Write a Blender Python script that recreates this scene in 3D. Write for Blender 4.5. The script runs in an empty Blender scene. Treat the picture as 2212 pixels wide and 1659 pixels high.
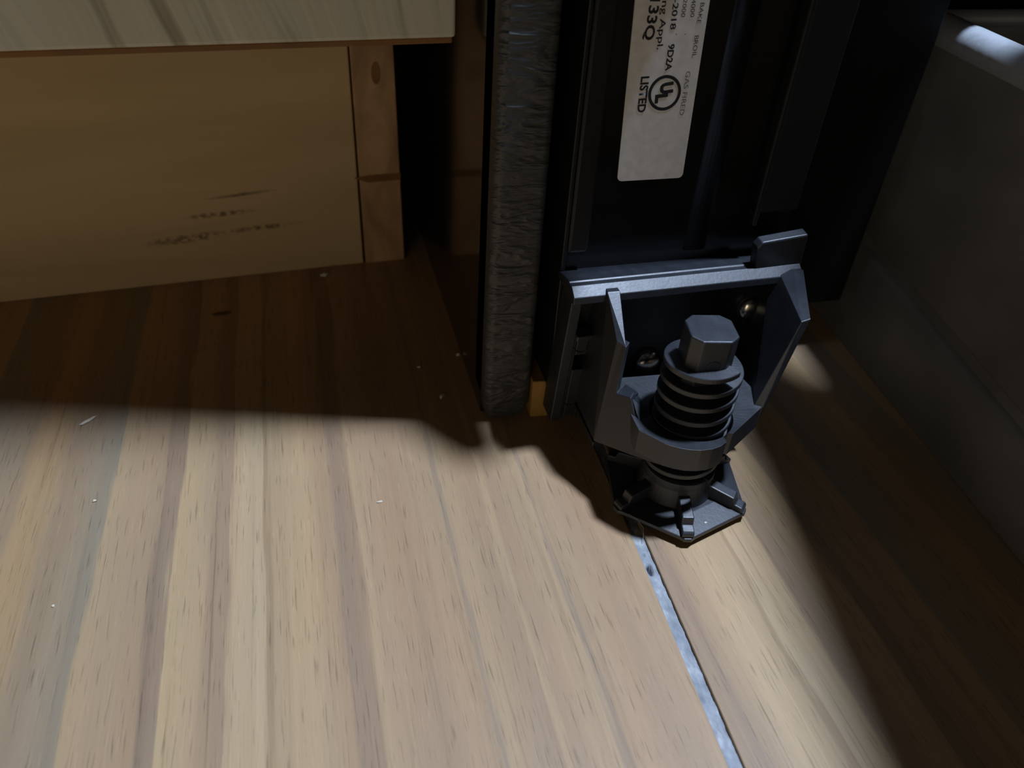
import bpy, bmesh, math, random
from mathutils import Matrix, Vector
random.seed(7)
S = bpy.context.scene
COL = S.collection

# ------------------------------------------------------------------ camera
FPX, W, H = 1690.0, 2212.0, 1659.0
def _dir(px, py): return Vector(((px - W/2)/FPX, -(py - H/2)/FPX, -1.0))
_Z = -_dir(960, 2950).normalized()
_Y = _dir(540, -680); _Y = (_Y - _Z*(_Y.dot(_Z))).normalized()
_X = _Y.cross(_Z)
ROT = Matrix((_X, _Y, _Z))                       # world = ROT @ cam
CAMLOC = Vector((0, 0, 0.2))
cd = bpy.data.cameras.new('camera'); cam = bpy.data.objects.new('camera', cd); COL.objects.link(cam)
cam.matrix_world = Matrix.Translation(CAMLOC) @ ROT.to_4x4()
cd.sensor_fit = 'HORIZONTAL'; cd.sensor_width = 36.0; cd.lens = 36.0*FPX/W
cd.clip_start = 0.005; cd.clip_end = 20
cd.dof.use_dof = True; cd.dof.focus_distance = 0.25; cd.dof.aperture_fstop = 13.0
S.camera = cam

# ------------------------------------------------------------------ light
w = bpy.data.worlds.new('world'); S.world = w; w.use_nodes = True
bg = w.node_tree.nodes['Background']; bg.inputs[0].default_value = (1.0, 0.80, 0.58, 1); bg.inputs[1].default_value = 0.008
ld = bpy.data.lights.new('kitchen_lamp', 'AREA'); ld.shape = 'DISK'; ld.size = 0.08; ld.energy = 12.5
ld.color = (0.78, 0.95, 1.27)
lamp = bpy.data.objects.new('kitchen_lamp', ld); COL.objects.link(lamp)
LP = Vector((0.360, 0.180, 1.0)); lamp.location = LP
lamp.rotation_euler = (Vector((0.09, 0.14, 0)) - LP).to_track_quat('-Z', 'Y').to_euler()
rd = bpy.data.lights.new('fill_light', 'AREA'); rd.shape = 'DISK'; rd.size = 0.7; rd.energy = 2.1; rd.color = (1.0, 0.88, 0.72)  # added warm fill light behind the camera, no known source
fill = bpy.data.objects.new('fill_light', rd); COL.objects.link(fill); fill.location = (-0.80, -1.30, 0.30)
fill.rotation_euler = (Vector((0.1, 0.25, 0.05)) - fill.location).to_track_quat('-Z', 'Y').to_euler()
vs = S.view_settings
vs.view_transform = 'Standard'; vs.look = 'None'; vs.exposure = 0.0; vs.gamma = 1.0; vs.use_curve_mapping = False

# ------------------------------------------------------------------ helpers (all sizes in millimetres)
MM = 0.001
def lin(c):
    c = c/255.0
    return c/12.92 if c <= 0.04045 else ((c+0.055)/1.055)**2.4
def rgb(r, g, b, k=1.0): return (lin(r)*k, lin(g)*k, lin(b)*k, 1)

class NT:
    def __init__(s, name):
        s.m = bpy.data.materials.new(name); s.m.use_nodes = True; s.t = s.m.node_tree
        s.b = s.t.nodes['Principled BSDF']
    def n(s, typ, **kw):
        x = s.t.nodes.new(typ)
        for k, v in kw.items():
            if k.startswith('i_'):
                key = k[2:]; key = int(key) if key.isdigit() else key
                if hasattr(v, 'is_output') or isinstance(v, bpy.types.NodeSocket): s.t.links.new(v, x.inputs[key])
                else: x.inputs[key].default_value = v
            else: setattr(x, k, v)
        return x
    def l(s, a, b): s.t.links.new(a, b)
    def math(s, op, a, b=0.0, c=None):
        x = s.n('ShaderNodeMath', operation=op)
        for i, v in enumerate((a, b, c)):
            if v is None: continue
            if isinstance(v, bpy.types.NodeSocket): s.l(v, x.inputs[i])
            else: x.inputs[i].default_value = v
        return x.outputs[0]
    def mapped(s, scale, loc=(0, 0, 0), rot=(0, 0, 0), src=None):
        if src is None: src = s.n('ShaderNodeTexCoord').outputs['Object']
        m = s.n('ShaderNodeMapping'); s.l(src, m.inputs[0])
        m.inputs['Scale'].default_value = scale; m.inputs['Location'].default_value = loc; m.inputs['Rotation'].default_value = rot
        return m.outputs[0]
    def noise(s, vec, scale=1.0, detail=3.0, rough=0.5, dist=0.0):
        x = s.n('ShaderNodeTexNoise'); s.l(vec, x.inputs['Vector'])
        x.inputs['Scale'].default_value = scale; x.inputs['Detail'].default_value = detail
        x.inputs['Roughness'].default_value = rough; x.inputs['Distortion'].default_value = dist
        return x.outputs[0]
    def ramp(s, fac, stops, interp='LINEAR'):
        r = s.n('ShaderNodeValToRGB'); s.l(fac, r.inputs[0]); cr = r.color_ramp; cr.interpolation = interp
        while len(cr.elements) < len(stops): cr.elements.new(0.5)
        for e, (p, c) in zip(cr.elements, stops): e.position = p; e.color = c
        return r.outputs[0]
    def mix(s, fac, a, b, mode='MIX'):
        x = s.n('ShaderNodeMix', data_type='RGBA', blend_type=mode)
        for sock, v in ((x.inputs[0], fac), (x.inputs[6], a), (x.inputs[7], b)):
            if isinstance(v, bpy.types.NodeSocket): s.l(v, sock)
            else: sock.default_value = v
        return x.outputs[2]
    def bump(s, h, strength, dist=0.0005):
        x = s.n('ShaderNodeBump'); s.l(h, x.inputs['Height'])
        x.inputs['Strength'].default_value = strength; x.inputs['Distance'].default_value = dist
        s.l(x.outputs[0], s.b.inputs['Normal'])
    def set(s, **kw):
        for k, v in kw.items():
            key = {'base': 'Base Color', 'rough': 'Roughness', 'metal': 'Metallic', 'spec': 'Specular IOR Level', 'coat': 'Coat Weight', 'coatr': 'Coat Roughness'}[k]
            if isinstance(v, bpy.types.NodeSocket): s.l(v, s.b.inputs[key])
            else: s.b.inputs[key].default_value = v
        return s.m
BW = lambda v: (v, v, v, 1)

# --- wood-look floor tile
def mat_tile():
    t = NT('wood_look_tile')
    co = t.n('ShaderNodeTexCoord').outputs['Object']
    wv = t.noise(t.mapped((9, 7, 1), src=co), 1.0, 2.0, 0.5)
    wv2 = t.noise(t.mapped((70, 14, 1), src=co), 1.0, 2.0, 0.5)
    sep = t.n('ShaderNodeSeparateXYZ'); t.l(co, sep.inputs[0])
    x = t.math('ADD', sep.outputs[0], t.math('MULTIPLY', t.math('SUBTRACT', wv, 0.5), 0.008))
    x = t.math('ADD', x, t.math('MULTIPLY', t.math('SUBTRACT', wv2, 0.5), 0.0015))
    wv3 = t.noise(t.mapped((520, 16, 1), (2, 7, 0), src=co), 1.0, 3.0, 0.6)
    x = t.math('ADD', x, t.math('MULTIPLY', t.math('SUBTRACT', wv3, 0.5), 0.0060))
    k = 0.88
    bands = [(-100, (184, 155, 118)), (-95, (176, 152, 120)), (-93, (158, 140, 118)), (-85, (160, 145, 125)), (-80, (148, 142, 128)), (-77.2, (146, 142, 130)),
             (-76, (188, 166, 134)), (-68, (184, 160, 132)), (-59.4, (172, 150, 126)), (-58.4, (150, 132, 116)), (-54.4, (152, 134, 118)), (-53.2, (200, 178, 142)),
             (-46, (190, 168, 136)), (-42, (168, 148, 126)), (-37.6, (166, 146, 126)), (-36.6, (202, 180, 148)), (-27, (200, 180, 148)), (-25.8, (158, 136, 108)),
             (-24.5, (186, 164, 132)), (-14, (196, 172, 138)), (-5, (172, 148, 122)), (-3, (150, 130, 114)), (2.5, (160, 138, 116)), (4.2, (190, 166, 133)), (7, (184, 158, 130)),
             (18, (168, 144, 120)), (28, (180, 154, 126)), (31.5, (176, 152, 124)), (32.6, (150, 134, 120)), (34, (183, 159, 128)), (46, (166, 142, 118)), (48, (186, 161, 130))]
    rng = (-100, 48)
    fac = t.math('DIVIDE', t.math('SUBTRACT', t.math('MULTIPLY', x, 1000.0), rng[0]), rng[1]-rng[0])
    fac = t.math('PINGPONG', fac, 1.0)
    c = t.ramp(fac, [((p-rng[0])/(rng[1]-rng[0]), rgb(*[m_+(c_-m_)*0.72 for c_, m_ in zip(q, (178, 155, 126))], k)) for p, q in bands])
    # right tile / far right bands carry finer dark grain lines
    g1 = t.noise(t.mapped((330, 4.0, 1), src=co), 1.0, 3.0, 0.6, 0.3)
    hl = t.noise(t.mapped((620, 5.5, 1), (4, 2, 0), src=co), 1.0, 3.0, 0.65, 0.4)
    c = t.mix(0.75, c, t.ramp(hl, [(0.27, BW(0.55)), (0.335, BW(0.9)), (0.38, BW(1.0)), (0.62, BW(1.0)), (0.70, BW(1.12))]), 'MULTIPLY')
    c = t.mix(1.0, c, (1.08, 0.985, 0.85, 1), 'MULTIPLY')
    c = t.mix(0.38, c, t.ramp(g1, [(0.30, BW(0.62)), (0.42, BW(0.93)), (0.55, BW(1.0)), (0.72, BW(1.16))]), 'MULTIPLY')
    hue = t.noise(t.mapped((60, 9, 1), (3, 1, 0), src=co), 1.0, 2.0)
    c = t.mix(0.22, c, t.ramp(hue, [(0.32, (1.12, 0.95, 0.82, 1)), (0.5, (1, 1, 1, 1)), (0.68, (0.88, 0.97, 1.05, 1))]), 'MULTIPLY')
    pores = t.noise(t.mapped((1700, 75, 1), src=co), 1.0, 2.0, 0.5)
    c = t.mix(0.65, c, t.ramp(pores, [(0.30, BW(0.5)), (0.40, BW(1.0))]), 'MULTIPLY')
    lite = t.noise(t.mapped((1300, 80, 1), (9, 3, 0), src=co), 1.0, 2.0, 0.5)
    c = t.mix(0.3, c, t.ramp(lite, [(0.62, BW(1.0)), (0.74, BW(1.45))]), 'MULTIPLY')
    gr = t.noise(t.mapped((900, 900, 900), src=co), 1.0, 2.0)
    t.bump(t.math('ADD', t.math('MULTIPLY', pores, 0.6), t.math('MULTIPLY', gr, 0.5)), 0.25, 0.0004)
    return t.set(base=c, rough=0.5, spec=0.3)
def mat_grout():
    t = NT('grey_grout'); co = t.n('ShaderNodeTexCoord').outputs['Object']
    a = t.noise(t.mapped((260, 120, 260), src=co), 1.0, 4.0, 0.6)
    c = t.ramp(a, [(0.3, rgb(120, 124, 130)), (0.55, rgb(152, 156, 160)), (0.72, rgb(190, 192, 192))])
    t.bump(a, 0.6, 0.0008)
    return t.set(base=c, rough=0.55, spec=0.4)
def mat_pine(name, lo, hi, scale=(30, 4, 4), marks=False, rough=0.6):
    t = NT(name); co = t.n('ShaderNodeTexCoord').outputs['Object']
    a = t.noise(t.mapped(scale, src=co), 1.0, 3.0, 0.55, 0.6)
    c = t.ramp(a, [(0.3, rgb(*lo)), (0.7, rgb(*hi))])
    if marks:
        sep = t.n('ShaderNodeSeparateXYZ'); t.l(co, sep.inputs[0])
        def blob(cx, cz, rx, rz, s):
            dx = t.math('DIVIDE', t.math('SUBTRACT', sep.outputs[0], cx), rx)
            dz = t.math('DIVIDE', t.math('SUBTRACT', sep.outputs[2], t.math('ADD', cz, t.math('MULTIPLY', t.math('SUBTRACT', sep.outputs[0], cx), s))), rz)
            d = t.math('ADD', t.math('MULTIPLY', dx, dx), t.math('MULTIPLY', dz, dz))
            return t.math('MAXIMUM', t.math('SUBTRACT', 1.0, d), 0.0)
        sm = t.noise(t.mapped((340, 300, 420), src=co), 1.0, 3.0, 0.6)
        tot = None
        for args in ((-0.073, 0.0415, 0.017, 0.0010, 0.06), (-0.083, 0.0330, 0.020, 0.0016, 0.02), (-0.098, 0.0225, 0.022, 0.0026, 0.05), (-0.066, 0.0245, 0.020, 0.0016, 0.03)):
            b = blob(*args); tot = b if tot is None else t.math('MAXIMUM', tot, b)
        f = t.math('MULTIPLY', tot, t.ramp(sm, [(0.40, BW(0.0)), (0.58, BW(1.0))]))
        f2 = blob(-0.073, 0.0415, 0.017, 0.0008, 0.06)
        f = t.math('MAXIMUM', f, t.math('MULTIPLY', f2, 0.8))
        c = t.mix(t.math('MULTIPLY', f, 0.75), c, rgb(58, 40, 18))
    t.bump(a, 0.15, 0.0006)
    return t.set(base=c, rough=rough, spec=0.3)
def mat_plank():
    t = NT('pale_grained_board'); co = t.n('ShaderNodeTexCoord').outputs['Object']
    wv = t.noise(t.mapped((26, 10, 18), src=co), 1.0, 2.0)
    sep = t.n('ShaderNodeSeparateXYZ'); t.l(co, sep.inputs[0])
    xx = t.math('ADD', t.math('ADD', sep.outputs[0], t.math('MULTIPLY', sep.outputs[2], 0.25)), t.math('MULTIPLY', wv, 0.010))
    cmb = t.n('ShaderNodeCombineXYZ'); t.l(xx, cmb.inputs[0]); t.l(t.math('MULTIPLY', sep.outputs[2], 0.06), cmb.inputs[2])
    a = t.noise(cmb.outputs[0], 110.0, 3.0, 0.6)
    c = t.ramp(a, [(0.28, rgb(150, 140, 118)), (0.48, rgb(206, 202, 184)), (0.6, rgb(214, 206, 186)), (0.75, rgb(232, 222, 200))])
    t.bump(a, 0.5, 0.0012)
    return t.set(base=c, rough=0.5, spec=0.4)
def mat_plastic(name='black_plastic', base=(0.010, 0.012, 0.016), rough=0.46, scr=0.5):
    t = NT(name); co = t.n('ShaderNodeTexCoord').outputs['Object']
    n1 = t.noise(t.mapped((900, 900, 900), src=co), 1.0, 3.0)
    n2 = t.noise(t.mapped((180, 90, 180), src=co), 1.0, 3.0, 0.6)
    dust = t.ramp(n2, [(0.40, BW(0.0)), (0.75, BW(1.0))])
    c = t.mix(t.math('MULTIPLY', dust, 0.5*scr), (*base, 1), (base[0]*3.2, base[1]*3.2, base[2]*3.3, 1))
    r = t.math('ADD', rough-0.06, t.math('MULTIPLY', n2, 0.12))
    t.bump(n1, 0.12, 0.0003)
    return t.set(base=c, rough=r, spec=0.9)
def mat_wrinkle():
    t = NT('wrinkled_grey_black_enamel'); co = t.n('ShaderNodeTexCoord').outputs['Object']
    v = t.mapped((45, 45, 170), rot=(0, math.radians(24), 0), src=co)
    a = t.noise(v, 1.0, 3.0, 0.5, 0.45)
    b = t.noise(t.mapped((170, 170, 520), rot=(0, math.radians(12), 0), src=co), 1.0, 2.0, 0.5, 0.6)
    h = t.math('ADD', t.ramp(a, [(0.38, BW(0)), (0.5, BW(1)), (0.62, BW(0.3))]), t.math('MULTIPLY', b, 0.7))
    t.bump(h, 0.6, 0.0012)
    return t.set(base=(0.05, 0.049, 0.046, 1), rough=0.45, spec=0.5)
def mat_simple(name, base, rough, metal=0.0, spec=0.5, bump=0.0, bscale=400):
    t = NT(name); co = t.n('ShaderNodeTexCoord').outputs['Object']
    n = t.noise(t.mapped((bscale, bscale, bscale), src=co), 1.0, 3.0)
    c = t.mix(0.35, base, t.ramp(n, [(0.3, tuple(v*0.75 for v in base[:3])+(1,)), (0.7, tuple(min(1, v*1.2) for v in base[:3])+(1,))]))
    if bump: t.bump(n, bump, 0.0004)
    return t.set(base=c, rough=rough, metal=metal, spec=spec)
def mat_drawer():
    t = NT('dull_grey_painted_steel'); co = t.n('ShaderNodeTexCoord').outputs['Object']
    a = t.noise(t.mapped((28, 22, 30), src=co), 1.0, 4.0, 0.55)
    c = t.ramp(a, [(0.3, (0.20, 0.195, 0.18, 1)), (0.7, (0.31, 0.30, 0.28, 1))])
    r = t.math('ADD', 0.42, t.math('MULTIPLY', a, 0.2))
    return t.set(base=c, rough=r, metal=0.35, spec=0.5)
M = dict(tile=mat_tile(), grout=mat_grout(), slab=mat_simple('cement_bed', (0.10, 0.095, 0.09, 1), 0.9),
         toe=mat_pine('toe_kick_pine', (196, 168, 122), (212, 184, 136), (6, 8, 40), True),
         stile=mat_pine('stile_pine', (150, 116, 80), (206, 166, 120), (70, 20, 26)),
         plank=mat_plank(), veneer=mat_pine('brown_edge_veneer', (120, 84, 46), (150, 108, 64), (20, 30, 60)),
         plastic=mat_plastic(), legplastic=mat_plastic('matte_black_nylon', (0.016, 0.019, 0.024), 0.44, 0.4),
         wrinkle=mat_wrinkle(), black=mat_simple('gloss_black_enamel', (0.006, 0.006, 0.006, 1), 0.22, 0, 0.28),
         frame=mat_simple('satin_black_steel', (0.010, 0.010, 0.010, 1), 0.36, 0, 0.35),
         side=mat_simple('dark_side_enamel', (0.012, 0.010, 0.009, 1), 0.13, 0, 0.75),
         chrome=mat_simple('bright_zinc_screw', (0.88, 0.80, 0.66, 1), 0.2, 1.0),
         drawer=mat_drawer(), rim=mat_simple('painted_highlight_rim', (0.52, 0.55, 0.58, 1), 0.42, 0.3, 0.5, 0.2),  # rim is paler and bluer than the drawer: its highlight is in the colour
         paper=mat_simple('label_paper', (0.74, 0.72, 0.69, 1), 0.45, 0, 0.4), ink=mat_simple('black_ink', (0.012, 0.012, 0.014, 1), 0.6),
         greyink=mat_simple('faded_grey_ink', (0.16, 0.16, 0.16, 1), 0.6),
         shim=mat_pine('raw_yellow_wood', (165, 124, 58), (186, 144, 78), (120, 20, 60)),
         crumb=mat_simple('pale_crumb', (0.78, 0.70, 0.55, 1), 0.7), husk=mat_simple('brown_husk', (0.10, 0.05, 0.02, 1), 0.7),
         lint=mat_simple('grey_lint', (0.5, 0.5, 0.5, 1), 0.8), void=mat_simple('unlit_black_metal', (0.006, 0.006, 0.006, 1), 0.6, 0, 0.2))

def obj(name, verts, faces, mat, parent=None, smooth=False, bevel=0.0, seg=2):
    me = bpy.data.meshes.new(name)
    me.from_pydata([tuple(c*MM for c in v) for v in verts], [], faces); me.validate()
    bm = bmesh.new(); bm.from_mesh(me); bmesh.ops.recalc_face_normals(bm, faces=bm.faces); bm.to_mesh(me); bm.free()
    me.materials.append(M[mat])
    o = bpy.data.objects.new(name, me); COL.objects.link(o)
    if parent: o.parent = parent
    if smooth:
        for p in me.polygons: p.use_smooth = True
    if bevel:
        md = o.modifiers.new('bevel', 'BEVEL'); md.width = bevel*MM; md.segments = seg; md.limit_method = 'ANGLE'; md.angle_limit = math.radians(32)
        md.use_clamp_overlap = True
    return o
class MB:
    def __init__(s): s.v = []; s.f = []
    def add(s, v, f):
        n = len(s.v); s.v += [tuple(p) for p in v]; s.f += [tuple(i+n for i in q) for q in f]; return s
    def box(s, x0, x1, y0, y1, z0, z1, shear=0.0, zref=0.0):
        v = [(x + shear*(z-zref), y, z) for z in (z0, z1) for y in (y0, y1) for x in (x0, x1)]
        return s.add(v, [(0, 2, 3, 1), (4, 5, 7, 6), (0, 1, 5, 4), (2, 6, 7, 3), (0, 4, 6, 2), (1, 3, 7, 5)])
    def prism(s, bot, top):
        n = len(bot)
        return s.add(list(bot)+list(top), [tuple(range(n))[::-1], tuple(range(n, 2*n))] + [(i, (i+1) % n, n+(i+1) % n, n+i) for i in range(n)])
    def hull(s, pts):
        bm = bmesh.new()
        for p in pts: bm.verts.new(p)
        r = bmesh.ops.convex_hull(bm, input=bm.verts)
        for v in [v for v in bm.verts if not v.link_faces]: bm.verts.remove(v)
        bmesh.ops.dissolve_limit(bm, angle_limit=0.02, verts=bm.verts, edges=bm.edges)
        bm.verts.index_update()
        s.add([tuple(v.co) for v in bm.verts], [tuple(v.index for v in f.verts) for f in bm.faces]); bm.free(); return s
    def lathe(s, cx, cy, prof, n=48):
        v = [(cx+r*math.cos(2*math.pi*i/n), cy+r*math.sin(2*math.pi*i/n), z) for r, z in prof for i in range(n)]
        f = [(k*n+i, k*n+(i+1) % n, (k+1)*n+(i+1) % n, (k+1)*n+i) for k in range(len(prof)-1) for i in range(n)]
        f += [tuple(range(n))[::-1], tuple(range((len(prof)-1)*n, len(prof)*n))]
        return s.add(v, f)
    def sweep(s, rings, closed_ring=True):
        n = len(rings[0]); v = [p for r in rings for p in r]
        f = [(k*n+i, k*n+(i+1) % n, (k+1)*n+(i+1) % n, (k+1)*n+i) for k in range(len(rings)-1) for i in range(n)]
        f += [tuple(range(n))[::-1], tuple(range((len(rings)-1)*n, len(rings)*n))]
        return s.add(v, f)
    def build(s, name, mat, parent=None, **kw): return obj(name, s.v, s.f, mat, parent, **kw)
def empty(name, loc, rz=0.0):
    o = bpy.data.objects.new(name, None); o.empty_display_size = 0.02; COL.objects.link(o)
    o.location = Vector(loc)*MM; o.rotation_euler = (0, 0, rz); return o
def tag(o, label=None, cat=None, group=None, kind=None):
    if label: o['label'] = label
    if cat: o['category'] = cat
    if group: o['group'] = group
    if kind: o['kind'] = kind
    return o

# ------------------------------------------------------------------ floor
FX0, FX1, FY0, FY1 = -700, 900, -500, 800
floor = tag(MB().box(FX0, FX1, FY0, FY1, -14, -6).build('floor', 'slab'), kind='structure')
# joint: left tile's edge x = 91.4 at y=150, 88.4 at y=77 ; right tile's edge 4.1 mm further
def edgeL(y): return 88.4 + (y-77)*(3.0/73)
tl = MB().prism([(FX0, FY0, -6), (edgeL(FY0), FY0, -6), (edgeL(FY1), FY1, -6), (FX0, FY1, -6)],
                [(FX0, FY0, 0), (edgeL(FY0), FY0, 0), (edgeL(FY1), FY1, 0), (FX0, FY1, 0)]).build('floor_tile', 'tile', floor, bevel=0.3)
tr = MB().prism([(edgeL(FY0)+4.1, FY0, -6), (FX1, FY0, -6), (FX1, FY1, -6), (edgeL(FY1)+4.1, FY1, -6)],
                [(edgeL(FY0)+4.1, FY0, 0.25), (FX1, FY0, 0.25), (FX1, FY1, 0.25), (edgeL(FY1)+4.1, FY1, 0.25)]).build('floor_tile', 'tile', floor, bevel=0.3)
gm = MB(); NX, gy = 16, []
y = FY0
while y < FY1:
    gy.append(y); y += 0.5 if 60 < y < 175 else 20
vs_, fs_ = [], []
for j, y in enumerate(gy):
    for i in range(NX+1):
        u = i/NX; x = edgeL(y) - 0.6 + u*5.2
        z = -0.45 - 0.5*u + 0.18*math.sin(y*0.9+u*3)*math.sin(y*0.37+1.3) + random.uniform(-0.09, 0.09)
        d = math.hypot((x-92.5-(y-141)*0.12)/0.95, (y-141.0)/2.3)              # pin hole in the joint
        if d < 1: z -= 4.6*(1-d**4)**0.5
        d = math.hypot((x-93.0)/0.5, (y-147.0)/0.55)
        if d < 1: z -= 0.8
        vs_.append((x, y, z))
for j in range(len(gy)-1):
    for i in range(NX):
        a = j*(NX+1)+i; fs_.append((a, a+1, a+NX+2, a+NX+1))
tag(obj('grout_joint', vs_, fs_, 'grout', floor, smooth=True), label='pale grey grout joint with a small pinhole')

# ------------------------------------------------------------------ kitchen base cabinet
CX, CY, CA = 43.2, 349.0, math.atan2(11.6, 180)
cab = tag(empty('base_cabinet', (CX, CY, 0), CA), 'pale wooden base cabinet with recessed pine toe kick at the upper left', 'cabinet')
MB().box(-620, -20.6, 0.6, 16, 0, 150).build('toe_kick_board', 'toe', cab, bevel=0.6)
# upright end stile: its left edge leans, leaving a tapering crack
st = MB().prism([(-19.4, 0, 0), (0, 0, 0), (0, 18, 0), (-19.4, 18, 0)], [(-20.2, 0, 150), (-2.2, 0, 150), (-2.2, 18, 150), (-20.2, 18, 150)]).build('end_stile', 'stile', cab, bevel=0.5)
kn = MB().hull([(-9.6+2.0*math.cos(a), -0.25, 92+4.6*math.sin(a)) for a in [i*math.pi/8 for i in range(16)]] + [(-9.6+2.2*math.cos(a), 0.4, 92+5*math.sin(a)) for a in [i*math.pi/8 for i in range(16)]])
kn.build('dark_knot', 'veneer', st)
MB().hull([(-22, -0.2, 45.4), (-16, -0.2, 46.2), (-0.6, -0.2, 46.2), (-0.6, -0.2, 42.8), (-16, -0.2, 42.6), (-22, 0.4, 45.0), (-0.6, 0.4, 46.2), (-0.6, 0.4, 42.6)]).build('saw_mark', 'veneer', st)
MB().box(-620, -2.8, 18, 480, 0, 150).build('carcase_base', 'veneer', cab)
fb = MB().box(-620, 1.8, -91, -70, 130.2, 420).build('front_board', 'plank', cab, bevel=1.2, seg=3)
MB().box(-620, 1.0, -89.6, -70, 128.2, 130.2).build('edge_band', 'veneer', fb, bevel=0.5)
MB().box(-620, 1.0, -70, 480, 150, 420).build('carcase', 'veneer', cab)

# ------------------------------------------------------------------ gas range
rg = tag(empty('kitchen_range', (55.5, 220, 0)), 'black gas range with wrinkled side panel edge, rating label and levelling leg', 'range')
rg.location = (0, 0, 0)
# side panel: a sheet wrapped round a rounded front edge
MB().box(55.4, 57.4, 226, 620, 0.4, 620).build('side_panel', 'side', rg, bevel=0.4)
n = 10
def edge_ring(z, ins):
    a, b = 55.4+ins*0.5, 73.6-ins
    pts = []
    r = 3.2
    for k in range(n+1):
        t = math.pi + (math.pi/2)*k/n; pts.append((a+r+r*math.cos(t), 220+r+r*math.sin(t), z))
    for k in range(n+1):
        t = 1.5*math.pi + (math.pi/2)*k/n; pts.append((b-r+r*math.cos(t), 220+r+r*math.sin(t), z))
    pts += [(b, 236, z), (a, 236, z)]
    return pts
rings = [edge_ring(1.6, 5.0), edge_ring(1.9, 3.4), edge_ring(2.8, 1.8), edge_ring(4.6, 0.7), edge_ring(7, 0.1)]
zz = 10
while zz <= 620: rings.append(edge_ring(zz, 0)); zz += 30
MB().sweep(rings).build('front_edge', 'wrinkle', rg, smooth=True)
# front frame channel
MB().box(79.3, 80.9, 217.2, 262, 8, 620).build('channel_lip', 'frame', rg, bevel=0.4)
wb = MB().box(80.9, 163, 218.6, 224, 2.5, 620).build('channel_web', 'black', rg, bevel=0.5)
MB().box(81, 88, 216.8, 218.8, 73, 620).build('channel_bead', 'frame', wb, bevel=1.2, seg=3)
MB().sweep([[(128+5.0*math.cos(t), 219.3-1.3*math.sin(t), z) for t in [math.pi*k/10 for k in range(11)]] for z in (70, 620)]).build('channel_rib', 'black', wb, smooth=True)
fl = MB().box(146, 162.4, 215.0, 262, 84, 620).build('channel_flange', 'frame', rg, bevel=0.8, seg=3)
MB().box(145.2, 147.4, 213.6, 217, 80, 620).build('flange_bead', 'frame', fl, bevel=0.6)
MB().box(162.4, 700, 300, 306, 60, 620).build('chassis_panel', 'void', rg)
MB().box(164, 700, 240, 600, 166, 620).build('oven_body', 'frame', rg, bevel=2)
hp = [(84.6, 219), (91, 210), (97, 202), (102.5, 196.4), (106, 195.4), (110, 196.6), (115.0, 199.5), (115.0, 219)]
MB().prism([(x, y, 182) for x, y in hp], [(x, y, 190) for x, y in hp]).build('shadow_plate', 'frame', rg, bevel=0.6)  # unseen plate, added and outlined to cast the shadow bump at the left
MB().box(163.5, 219, 243, 300, 24, 168).build('painted_dark_block', 'void', rg, bevel=0.8)  # added black block standing in for the darkness right of the flange
oe = [(203, 181), (191, 128), (184, 93), (153, -60), (700, -60), (700, 196), (204, 196)]
od = MB().prism([(x, y, 250) for x, y in oe], [(x, y, 274) for x, y in oe]).build('shadow_slab', 'frame', rg, bevel=1.0)  # unseen slab added overhead, its left edge shaped for the right-hand floor shadow
MB().box(206, 238, 190, 245, 252, 272).box(238, 254, 192, 213, 252, 272).build('shadow_arm', 'frame', od, bevel=1.0)  # unseen blocks added to keep the floor right of the bracket dark
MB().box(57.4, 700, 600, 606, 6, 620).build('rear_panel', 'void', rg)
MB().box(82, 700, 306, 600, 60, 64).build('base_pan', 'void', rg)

# rating label on the channel web (QR code left out)
LBY = 218.4
def on_label(px, py):
    d = ROT @ _dir(px, py); k = (LBY*MM - CAMLOC.y)/d.y; p = CAMLOC + d*k
    return p.x/MM, p.z/MM
def rrect(x0, x1, z0, z1, r, lean):
    pts = []
    for cx, cz, a0 in ((x1-r, z0+r, -90), (x1-r, z1-r, 0), (x0+r, z1-r, 90), (x0+r, z0+r, 180)):
        for k in range(7):
            a = math.radians(a0+15*k); X, Zz = cx+r*math.cos(a), cz+r*math.sin(a); pts.append((X + lean*(Zz-z0), Zz))
    return pts
bl, br_, tlp, trp = on_label(1333, 392), on_label(1474, 384), on_label(1372, 0), on_label(1530, 0)
lean = (tlp[0]-bl[0])/(tlp[1]-bl[1])
rr = rrect(bl[0], br_[0], bl[1], bl[1]+135, 1.6, lean)
lab = MB().prism([(x, LBY+0.3, z) for x, z in rr], [(x, LBY, z) for x, z in rr]).build('rating_label', 'paper', rg)
tag(lab, label='white rating sticker with black print')
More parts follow.
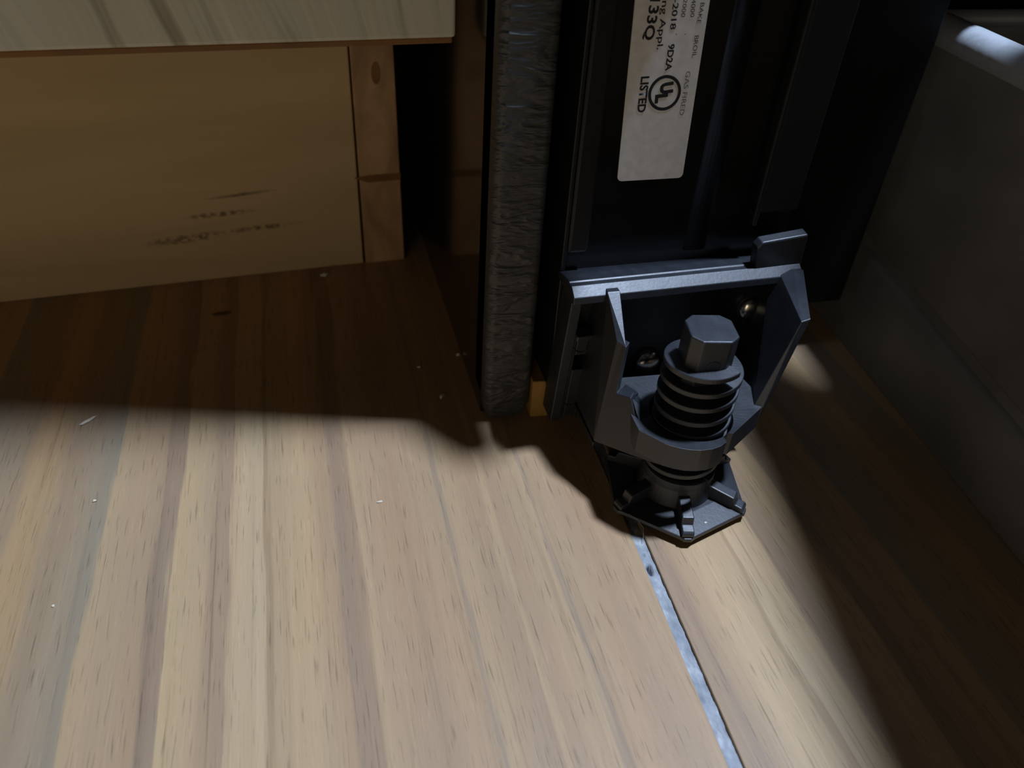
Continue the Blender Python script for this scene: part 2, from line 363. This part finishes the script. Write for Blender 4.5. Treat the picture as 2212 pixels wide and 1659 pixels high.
def text(s, p0, p1, hpx, mat='ink', bold=0.0, name='printed_text'):
    """text read downwards, from pixel p0 to p1 along its middle line, hpx tall"""
    a, b = on_label(*p0), on_label(*p1); hh = on_label(p0[0]+hpx/2, p0[1])[0] - on_label(p0[0]-hpx/2, p0[1])[0]
    cu = bpy.data.curves.new('tmp', 'FONT'); cu.body = s; cu.size = 1.0; cu.offset = bold; cu.resolution_u = 3; cu.align_x = 'LEFT'
    to = bpy.data.objects.new('tmp', cu); COL.objects.link(to)
    dg = bpy.context.evaluated_depsgraph_get(); me = bpy.data.meshes.new_from_object(to.evaluated_get(dg))
    bpy.data.objects.remove(to)
    xs = [v.co.x for v in me.vertices]; ys = [v.co.y for v in me.vertices]
    x0, x1 = min(xs), max(xs); cap = 0.70
    L = math.hypot(b[0]-a[0], b[1]-a[1]); u = ((b[0]-a[0])/L, (b[1]-a[1])/L); v = (-u[1], u[0])   # glyph up = towards +x
    for vt in me.vertices:
        q = (vt.co.x-x0)/(x1-x0)*L; h = (vt.co.y/cap - 0.5)*hh
        vt.co = Vector((a[0]+u[0]*q+v[0]*h, LBY-0.06, a[1]+u[1]*q+v[1]*h))*MM
    me.materials.append(M[mat])
    o = bpy.data.objects.new(name, me); COL.objects.link(o); o.parent = lab
    return o
text('133Q', (1416, -4), (1401, 87), 21, bold=0.03)
text('ing Appl.', (1438, -6), (1425, 107), 13, bold=0.012)
text('-2018', (1461, -3), (1453, 64), 12, bold=0.02)
text('9D2A', (1451, 95), (1443, 153), 13, bold=0.03)
text('2000', (1481, -2), (1475, 37), 9)
text('4000', (1499, -2), (1495, 37), 9)
text('BAKE', (1518, 6), (1509, 51), 9)
text('BROIL', (1505, 77), (1499, 124), 9)
text('.', (1466, 73), (1465.5, 75.5), 12); text('.', (1485, 73), (1484.5, 75.5), 12)
text('GAS FIRED', (1487, 154), (1472, 249), 10, mat='greyink')
text('LISTED', (1394, 165), (1385, 243), 17, bold=0.035)
text('U', (1441, 178), (1439.5, 202), 25, bold=0.06)
text('L', (1429.5, 203), (1428, 222), 24, bold=0.06)
cx_, cz_ = on_label(1435.5, 201); NR = 48
ring = [(cx_+r*math.cos(2*math.pi*i/NR)+lean*r*math.sin(2*math.pi*i/NR), LBY-0.06, cz_+r*1.0*math.sin(2*math.pi*i/NR)) for r in (4.35, 5.3) for i in range(NR)]
obj('printed_ring', ring, [(i, (i+1) % NR, NR+(i+1) % NR, NR+i) for i in range(NR)], 'ink', lab)

# levelling bracket: moulded plastic
AX, AY = 112.2, 170.6
mb = MB()
# top flange with chamfered front lip
prof = [(218.5, 64.0), (218.5, 66.0), (212.5, 67.6), (207.2, 68.4), (206.8, 68.0), (204.4, 68.2), (200.8, 65.8), (200.4, 63.4), (204.0, 62.8)]
mb.prism([(78.8, y, z) for y, z in prof], [(163.4, y+1.8, z) for y, z in prof])
# back plate and the floor of the pocket behind the shelf
mb.box(92, 161, 213.5, 218.5, 6, 65)
mb.box(92, 150, 186, 214, 20, 22.5)
mb.box(86.6, 100, 186, 214, 13, 15)  # extra slab added only to shut out a lit spot on the floor
# left wall running forward and down from the flange
mb.hull([(89.9, 187.4, 57.0), (90.0, 200.5, 67.4), (91.5, 216, 65.6), (92.2, 184.8, 56.6), (94.4, 200.5, 67.4), (95.5, 216, 65.6),
         (84.5, 181.2, 20.5), (88.6, 178.5, 21.0), (88, 216, 14), (92, 216, 14)])
# angled front-left face with its stepped top edge
sheet = [(84.5, 181, 20.5), (92.3, 167.1, 25.4), (97.6, 157.8, 29), (98.8, 159.1, 36.4), (93.6, 169.2, 34.7), (92.5, 175.9, 42.6), (89.7, 180.9, 40.9), (92.0, 184.3, 56.7), (90.2, 187.9, 56.4)]
mb.prism(sheet, [(x+2.2, y+2.4, z) for x, y, z in sheet])
mb.hull([(90.6, 181.6, 40.6), (93.2, 176.4, 42.2), (97, 180, 41), (95, 186, 40), (92, 182, 24), (93, 172, 27), (98, 180, 26), (96, 186, 24)])
mb.hull([(93.2, 176.2, 42), (93.9, 169.6, 37.7), (97, 181, 40), (99, 172, 37.4), (93.9, 169.6, 30), (99, 172, 30), (97, 181, 30)])
# right wall: along the flange end, then down to the shelf nose
mb.hull([(163.2, 203, 67.4), (159.2, 203, 67.4), (148.2, 173.9, 68), (144.8, 173.4, 67.6), (163.2, 217, 65.6), (159.2, 217, 65.6),
         (137.2, 168.4, 37.8), (134.6, 170.2, 37.8), (137.0, 168.8, 29), (134.4, 170.6, 29), (158, 217, 22), (154, 217, 22)])
br = mb.build('levelling_bracket', 'plastic', rg, bevel=0.35)
tag(br, label='black moulded plastic levelling bracket')
# shelf with round hole, slot at the nose
out = [(93, 182), (92.2, 172), (92, 165.4), (98.1, 157.6), (101, 155.6), (104.2, 154.0), (107.8, 153.1), (111.5, 153.0), (114.6, 153.7), (117.2, 155.1), (117.8, 157.6), (119.4, 158.9), (121.0, 158.3),
       (136.5, 168.4), (138.4, 178), (137.4, 186), (133, 192), (112, 191), (94, 192)]
HR = 13.6
ang = sorted(set([round(math.atan2(y-AY, x-AX), 5) for x, y in out] + [round(-math.pi+2*math.pi*i/72, 5) for i in range(72)]))
def hit(a):
    d = (math.cos(a), math.sin(a)); best = None
    for i in range(len(out)):
        p, q = out[i], out[(i+1) % len(out)]
        ex, ey = q[0]-p[0], q[1]-p[1]; det = d[0]*ey - d[1]*ex
        if abs(det) < 1e-9: continue
        rx, ry = p[0]-AX, p[1]-AY; t = (rx*ey-ry*ex)/det; u = (rx*d[1]-ry*d[0])/det
        if t > 0 and -1e-4 <= u <= 1.0001 and (best is None or t > best): best = t
    return (AX+d[0]*best, AY+d[1]*best)
O = [hit(a) for a in ang]; I = [(AX+HR*math.cos(a), AY+HR*math.sin(a)) for a in ang]; k = len(ang)
v = [(x, y, 38.0) for x, y in O] + [(x, y, 37.6) for x, y in I] + [(x, y, 29) for x, y in O] + [(x, y, 29) for x, y in I]
f = []
for i in range(k):
    j = (i+1) % k
    f += [(i, j, k+j, k+i), (2*k+i, 3*k+i, 3*k+j, 2*k+j), (i, 2*k+i, 2*k+j, j), (k+i, k+j, 3*k+j, 3*k+i)]
obj('bracket_shelf', v, f, 'plastic', br, bevel=0.45)
# hooked tab standing on the flange, with a concave foot on its left
MB().hull([(146.0, 205.6, 66), (164.4, 206.4, 66), (146.0, 210.2, 66), (164.6, 211, 66), (144.4, 205.6, 76.0), (146.0, 205.6, 78.0), (163.2, 206.2, 79.4), (146.0, 209.8, 78.4), (163.4, 210.6, 79.8), (144.4, 209.8, 76.2)]).build('upper_tab', 'plastic', br, bevel=0.6, seg=3)
# left wing: recessed web, clip and square hole
wg = MB(); SH, ZR = 0.058, 10
wg.box(77.6, 81.4, 206.6, 216.8, 8.4, 64.4, SH, ZR)
wg.box(81.4, 92, 213.5, 216.8, 46, 64.4, SH, ZR)
wg.box(81.4, 83.0, 208.0, 212, 8.4, 46, SH, ZR)
wg.box(83.0, 87.2, 208.0, 212, 37.0, 46, SH, ZR)
wg.box(83.0, 87.2, 208.0, 212, 8.4, 30.5, SH, ZR)
wg.box(87.2, 91, 208.0, 212, 8.4, 46, SH, ZR)
wing = wg.build('bracket_wing', 'plastic', br, bevel=0.3)
MB().box(81.0, 88.2, 204.4, 211, 45.4, 47.6, SH, ZR).build('clip', 'plastic', br, bevel=0.5)
def ringmark(cx, cz, r):
    q = []
    for i in range(25):
        a = math.radians(200+ i*7.5*1.0)
        c = (cx+r*math.cos(a), 208.0, cz+r*math.sin(a))
        q.append([(c[0]+0.35*math.cos(b)*math.cos(a), 208.0+0.35*math.sin(b), c[2]+0.35*math.cos(b)*math.sin(a)) for b in [k*math.pi/3 for k in range(6)]])
    MB().sweep(q).build('mould_mark', 'plastic', br, smooth=True)
ringmark(87.0, 41.8, 3.6); ringmark(85.6, 18.5, 4.4)
# screws
def screw(x, y, z, r):
    prof = [(r*0.98, 0), (r, 0.8)] + [(r*math.cos(t), 0.8+r*0.62*math.sin(t)) for t in [math.pi/2*i/8 for i in range(1, 9)]]
    prof[-1] = (0.05, prof[-1][1]); N = 32
    vv = [(x+q*math.cos(2*math.pi*i/N), y-h, z+q*math.sin(2*math.pi*i/N)) for q, h in prof for i in range(N)]
    ff = [(a*N+i, a*N+(i+1) % N, (a+1)*N+(i+1) % N, (a+1)*N+i) for a in range(len(prof)-1) for i in range(N)] + [tuple(range(N)), tuple(range((len(prof)-1)*N, len(prof)*N))]
    o = obj('screw', vv, ff, 'chrome', br, smooth=True)
    return o
tag(screw(115.6, 213.5, 26.8, 5.6), label='shiny screw low beside the threaded leg')
tag(screw(153.6, 213.5, 46.6, 5.6), label='shiny screw high at the right of the bracket')

# levelling leg: square head, coarse thread, hexagonal foot
leg = empty('levelling_leg', (0, 0, 0)); leg.parent = rg
tag(leg, label='black threaded levelling leg with square head and hexagonal foot')
HA = math.radians(-10.5)
def rotp(x, y, a): return (AX-0.9+x*math.cos(a)-y*math.sin(a), AY-1.0+x*math.sin(a)+y*math.cos(a))
hs, ch = 7.3, 3.0
sq = [(-hs+ch, -hs), (hs-ch, -hs), (hs, -hs+ch), (hs, hs-ch), (hs-ch, hs), (-hs+ch, hs), (-hs, hs-ch), (-hs, -hs+ch)]
hd = MB().prism([(*rotp(x, y, HA), 54) for x, y in sq], [(*rotp(x, y, HA), 71.8) for x, y in sq]).build('square_head', 'legplastic', leg, bevel=0.5, seg=3)
q = []
for i in range(25):
    a = 2*math.pi*i/24; X, Zz = 0.6+2.0*math.cos(a), 62.5+2.0*math.sin(a)
    q.append([(*rotp(X+0.22*math.cos(b)*math.cos(a), -hs-0.22*math.sin(b), HA), Zz+0.22*math.cos(b)*math.sin(a)) for b in [k2*math.pi/3 for k2 in range(6)]])
MB().sweep(q).build('mould_mark', 'legplastic', hd, smooth=True)
ths = []; TURN, PITCH, Z0, T0 = 8.0, 5.7, 61.0, math.radians(-62)
NS = int(TURN*56)
for i in range(NS+1):
    t = 2*math.pi*TURN*i/NS; a = T0 - t; z = Z0 - PITCH*t/(2*math.pi)
    ca, sa = math.cos(a), math.sin(a)
    ths.append([(AX+r*ca, AY+r*sa, z+dz) for r, dz in ((7.6, 1.2), (12.4, 0.9), (12.6, 0.7), (12.6, -0.8), (12.4, -1.0), (7.6, -1.4))])
th = MB(); th.sweep(ths); th.lathe(AX, AY, [(8.2, 12), (8.2, 60.5)], 40)
th.build('thread', 'legplastic', leg, bevel=0.0)
FA = math.radians(-103); FR = 26.4
ft = MB()
def hexring(r, z, rnd=0.93):
    p = []
    for i in range(6):
        a = FA + i*math.pi/3
        for da, rr_ in ((-0.10, 0.945), (-0.045, 0.985), (0.045, 0.985), (0.10, 0.945)): p.append((AX+1.0+r*rr_*math.cos(a+da), AY+1.0+r*rr_*math.sin(a+da), z))
    return p
ft.sweep([hexring(22, 1.8), hexring(25.4, 2.2), hexring(26.4, 3.0), hexring(26.2, 4.3), hexring(17, 5.6)])
ft.lathe(AX+1, AY+1, [(13.0, 0.0), (13.5, 0.4), (13.5, 3.0)], 36)
foot = ft.build('hexagonal_foot', 'legplastic', leg, bevel=0.25)
bs = MB(); bs.lathe(AX+0.6, AY+0.6, [(13.4, 4.6), (12.2, 12.5), (12.2, 15.6), (11.4, 16.0), (10.0, 15.6), (9.8, 12.5)], 48)
bs.build('foot_boss', 'legplastic', foot, smooth=False, bevel=0.2)
for i in range(6):
    a = FA + i*math.pi/3; ca, sa = math.cos(a), math.sin(a); hw = 2.0
    pf = [(11.0, 4), (24.6, 4), (25.4, 4.8), (25.2, 6.0), (24.4, 6.6), (22.0, 7.0), (21.2, 9.6), (16.0, 10.4), (12.6, 11.0), (11.0, 14.6)]
    ring2 = [[(AX+1+r*ca - s_*hw*sa, AY+1+r*sa + s_*hw*ca, z) for r, z in pf] for s_ in (-1, 1)]
    MB().prism(ring2[0], ring2[1]).build('foot_rib', 'legplastic', foot, bevel=0.35)

# ------------------------------------------------------------------ storage drawer on the right
dr = tag(empty('storage_drawer', (0, 0, 0)), 'dull grey metal drawer pulled out at the right of the levelling leg', 'drawer')
def dx(y): return 215.4 + (y-115)*0.097
def topz(y): return 134.5
st_, rimr = [], []
ys = [420, 380, 340, 300, 270, 250, 240, 225, 212, 204, 200, 185, 170, 155, 140, 125, 116, 85, 50, 0, -60]
for y in ys:
    g = 40.5 + (y-180)*0.085; X = dx(y); T = topz(y)
    pf = [(1.6, 0), (0.2, 0.6), (0, 2), (0, g-5.0), (0.5, g-4.0), (3.2, g-2.6), (3.4, g+2.2), (0.6, g+3.8), (0, g+5.0), (-0.2, T-9), (0.6, T-4), (3.0, T-1.0), (5.5, T-1.5), (5.5, 0)]
    st_.append([(X+a, y, z) for a, z in pf])
    rimr.append([(X+5.0+6.2*math.cos(b), y, T-4.4+6.2*math.sin(b)) for b in [k2*math.pi/8 for k2 in range(16)]])
dw = MB().sweep(st_).build('drawer_side', 'drawer', dr, smooth=True)
md = dw.modifiers.new('edge', 'EDGE_SPLIT'); md.split_angle = math.radians(50)
MB().sweep(rimr).build('rolled_rim', 'rim', dr, smooth=True)
MB().box(246, 700, 262, 266, 0.5, 133).build('drawer_back', 'drawer', dr, bevel=0.5)
MB().sweep([[(x, 264+3.4*math.cos(b), 133+3.4*math.sin(b)) for b in [k2*math.pi/8 for k2 in range(16)]] for x in (236, 700)]).build('back_rim', 'drawer', dr, smooth=True)
MB().prism([(dx(-60)+5, -60, 6), (700, -60, 6), (700, 262, 6), (dx(262)+5, 262, 6)], [(dx(-60)+5, -60, 8), (700, -60, 8), (700, 262, 8), (dx(262)+5, 262, 8)]).build('drawer_bottom', 'void', dr)

# ------------------------------------------------------------------ wooden shim under the range
tag(MB().hull([(73.9, 219.6, 0), (80.9, 219.0, 0), (73.9, 219.6, 17.6), (79.0, 219.4, 17.2), (78.6, 219.4, 15.4), (80.4, 219.2, 9), (74.2, 262, 0), (79.0, 262, 0), (74.2, 262, 17), (79, 262, 17)]).build('wooden_shim', 'shim', bevel=0.4),
    'yellowish wooden shim wedged behind the wrinkled black panel edge', 'shim')

# ------------------------------------------------------------------ crumbs and lint
def crumb(x, y, sx, sy, sz, rz, mat, label, name='crumb', z=0.0, cat='crumb'):
    bm = bmesh.new(); bmesh.ops.create_icosphere(bm, subdivisions=2, radius=1.0)
    for v_ in bm.verts:
        s = 1+random.uniform(-0.25, 0.25); v_.co = Vector((v_.co.x*sx*s, v_.co.y*sy*s, max(v_.co.z, -0.75)*sz*s))
    mz = min(v_.co.z for v_ in bm.verts)
    for v_ in bm.verts: v_.co = Vector((v_.co.x, v_.co.y, v_.co.z-mz))*MM
    me = bpy.data.meshes.new(name); bm.to_mesh(me); bm.free(); me.materials.append(M[mat])
    o = bpy.data.objects.new(name, me); COL.objects.link(o); o.location = Vector((x, y, z))*MM; o.rotation_euler = (0, 0, rz)
    return tag(o, label, cat)
crumb(11.6, 186.4, 1.1, 0.35, 0.3, 0.1, 'crumb', 'white oblong crumb alone in the middle of the lit floor')
crumb(-80.4, 205.2, 0.5, 0.5, 0.4, 0, 'crumb', 'tiny white crumb on the grey-blue grain streak at the left')
crumb(-85.7, 164.1, 0.45, 0.4, 0.3, 0.4, 'crumb', 'tiny pale crumb near the lower left of the lit floor')
crumb(2.7, 338.5, 1.7, 1.2, 0.9, 0.3, 'crumb', 'pale crumb right at the foot of the toe kick')
crumb(54.1, 264.1, 0.9, 0.7, 0.6, 0, 'crumb', 'pale crumb against the side of the black range')
crumb(42.5, 238.1, 0.8, 1.6, 0.5, -0.6, 'crumb', 'long pale crumb in shadow left of the wrinkled panel edge')
crumb(36.4, 258.7, 0.8, 0.45, 0.4, 0.2, 'crumb', 'small dull crumb in shadow, second from the range side')
crumb(-88.8, 247.8, 3.6, 0.7, 0.4, 0.75, 'crumb', 'thin pale wood sliver in the shadow at the left', 'wood_sliver', cat='sliver')
crumb(-43.5, 313.0, 3.8, 0.9, 0.4, 0.05, 'husk', 'dark brown sliver on the shaded floor before the toe kick', 'wood_sliver', cat='sliver')
crumb(116, 151.6, 0.5, 0.35, 0.3, 0.3, 'crumb', 'tiny tan crumb on the hexagonal foot', z=4.5)
# a hair of lint hanging off the foot
pts = [(92.0, 160.5, 4.6), (94.0, 158.0, 4.2), (95.6, 155.4, 2.4), (95.0, 153.4, 0.9), (94.2, 151.6, 0.3)]
q = [[(x+0.07*math.cos(b), y, z+0.07*math.sin(b)) for b in [k2*math.pi/2.5 for k2 in range(5)]] for x, y, z in pts]
tag(MB().sweep(q).build('lint_strand', 'lint', smooth=True), 'fine grey lint strand hanging off the hexagonal foot', 'lint')
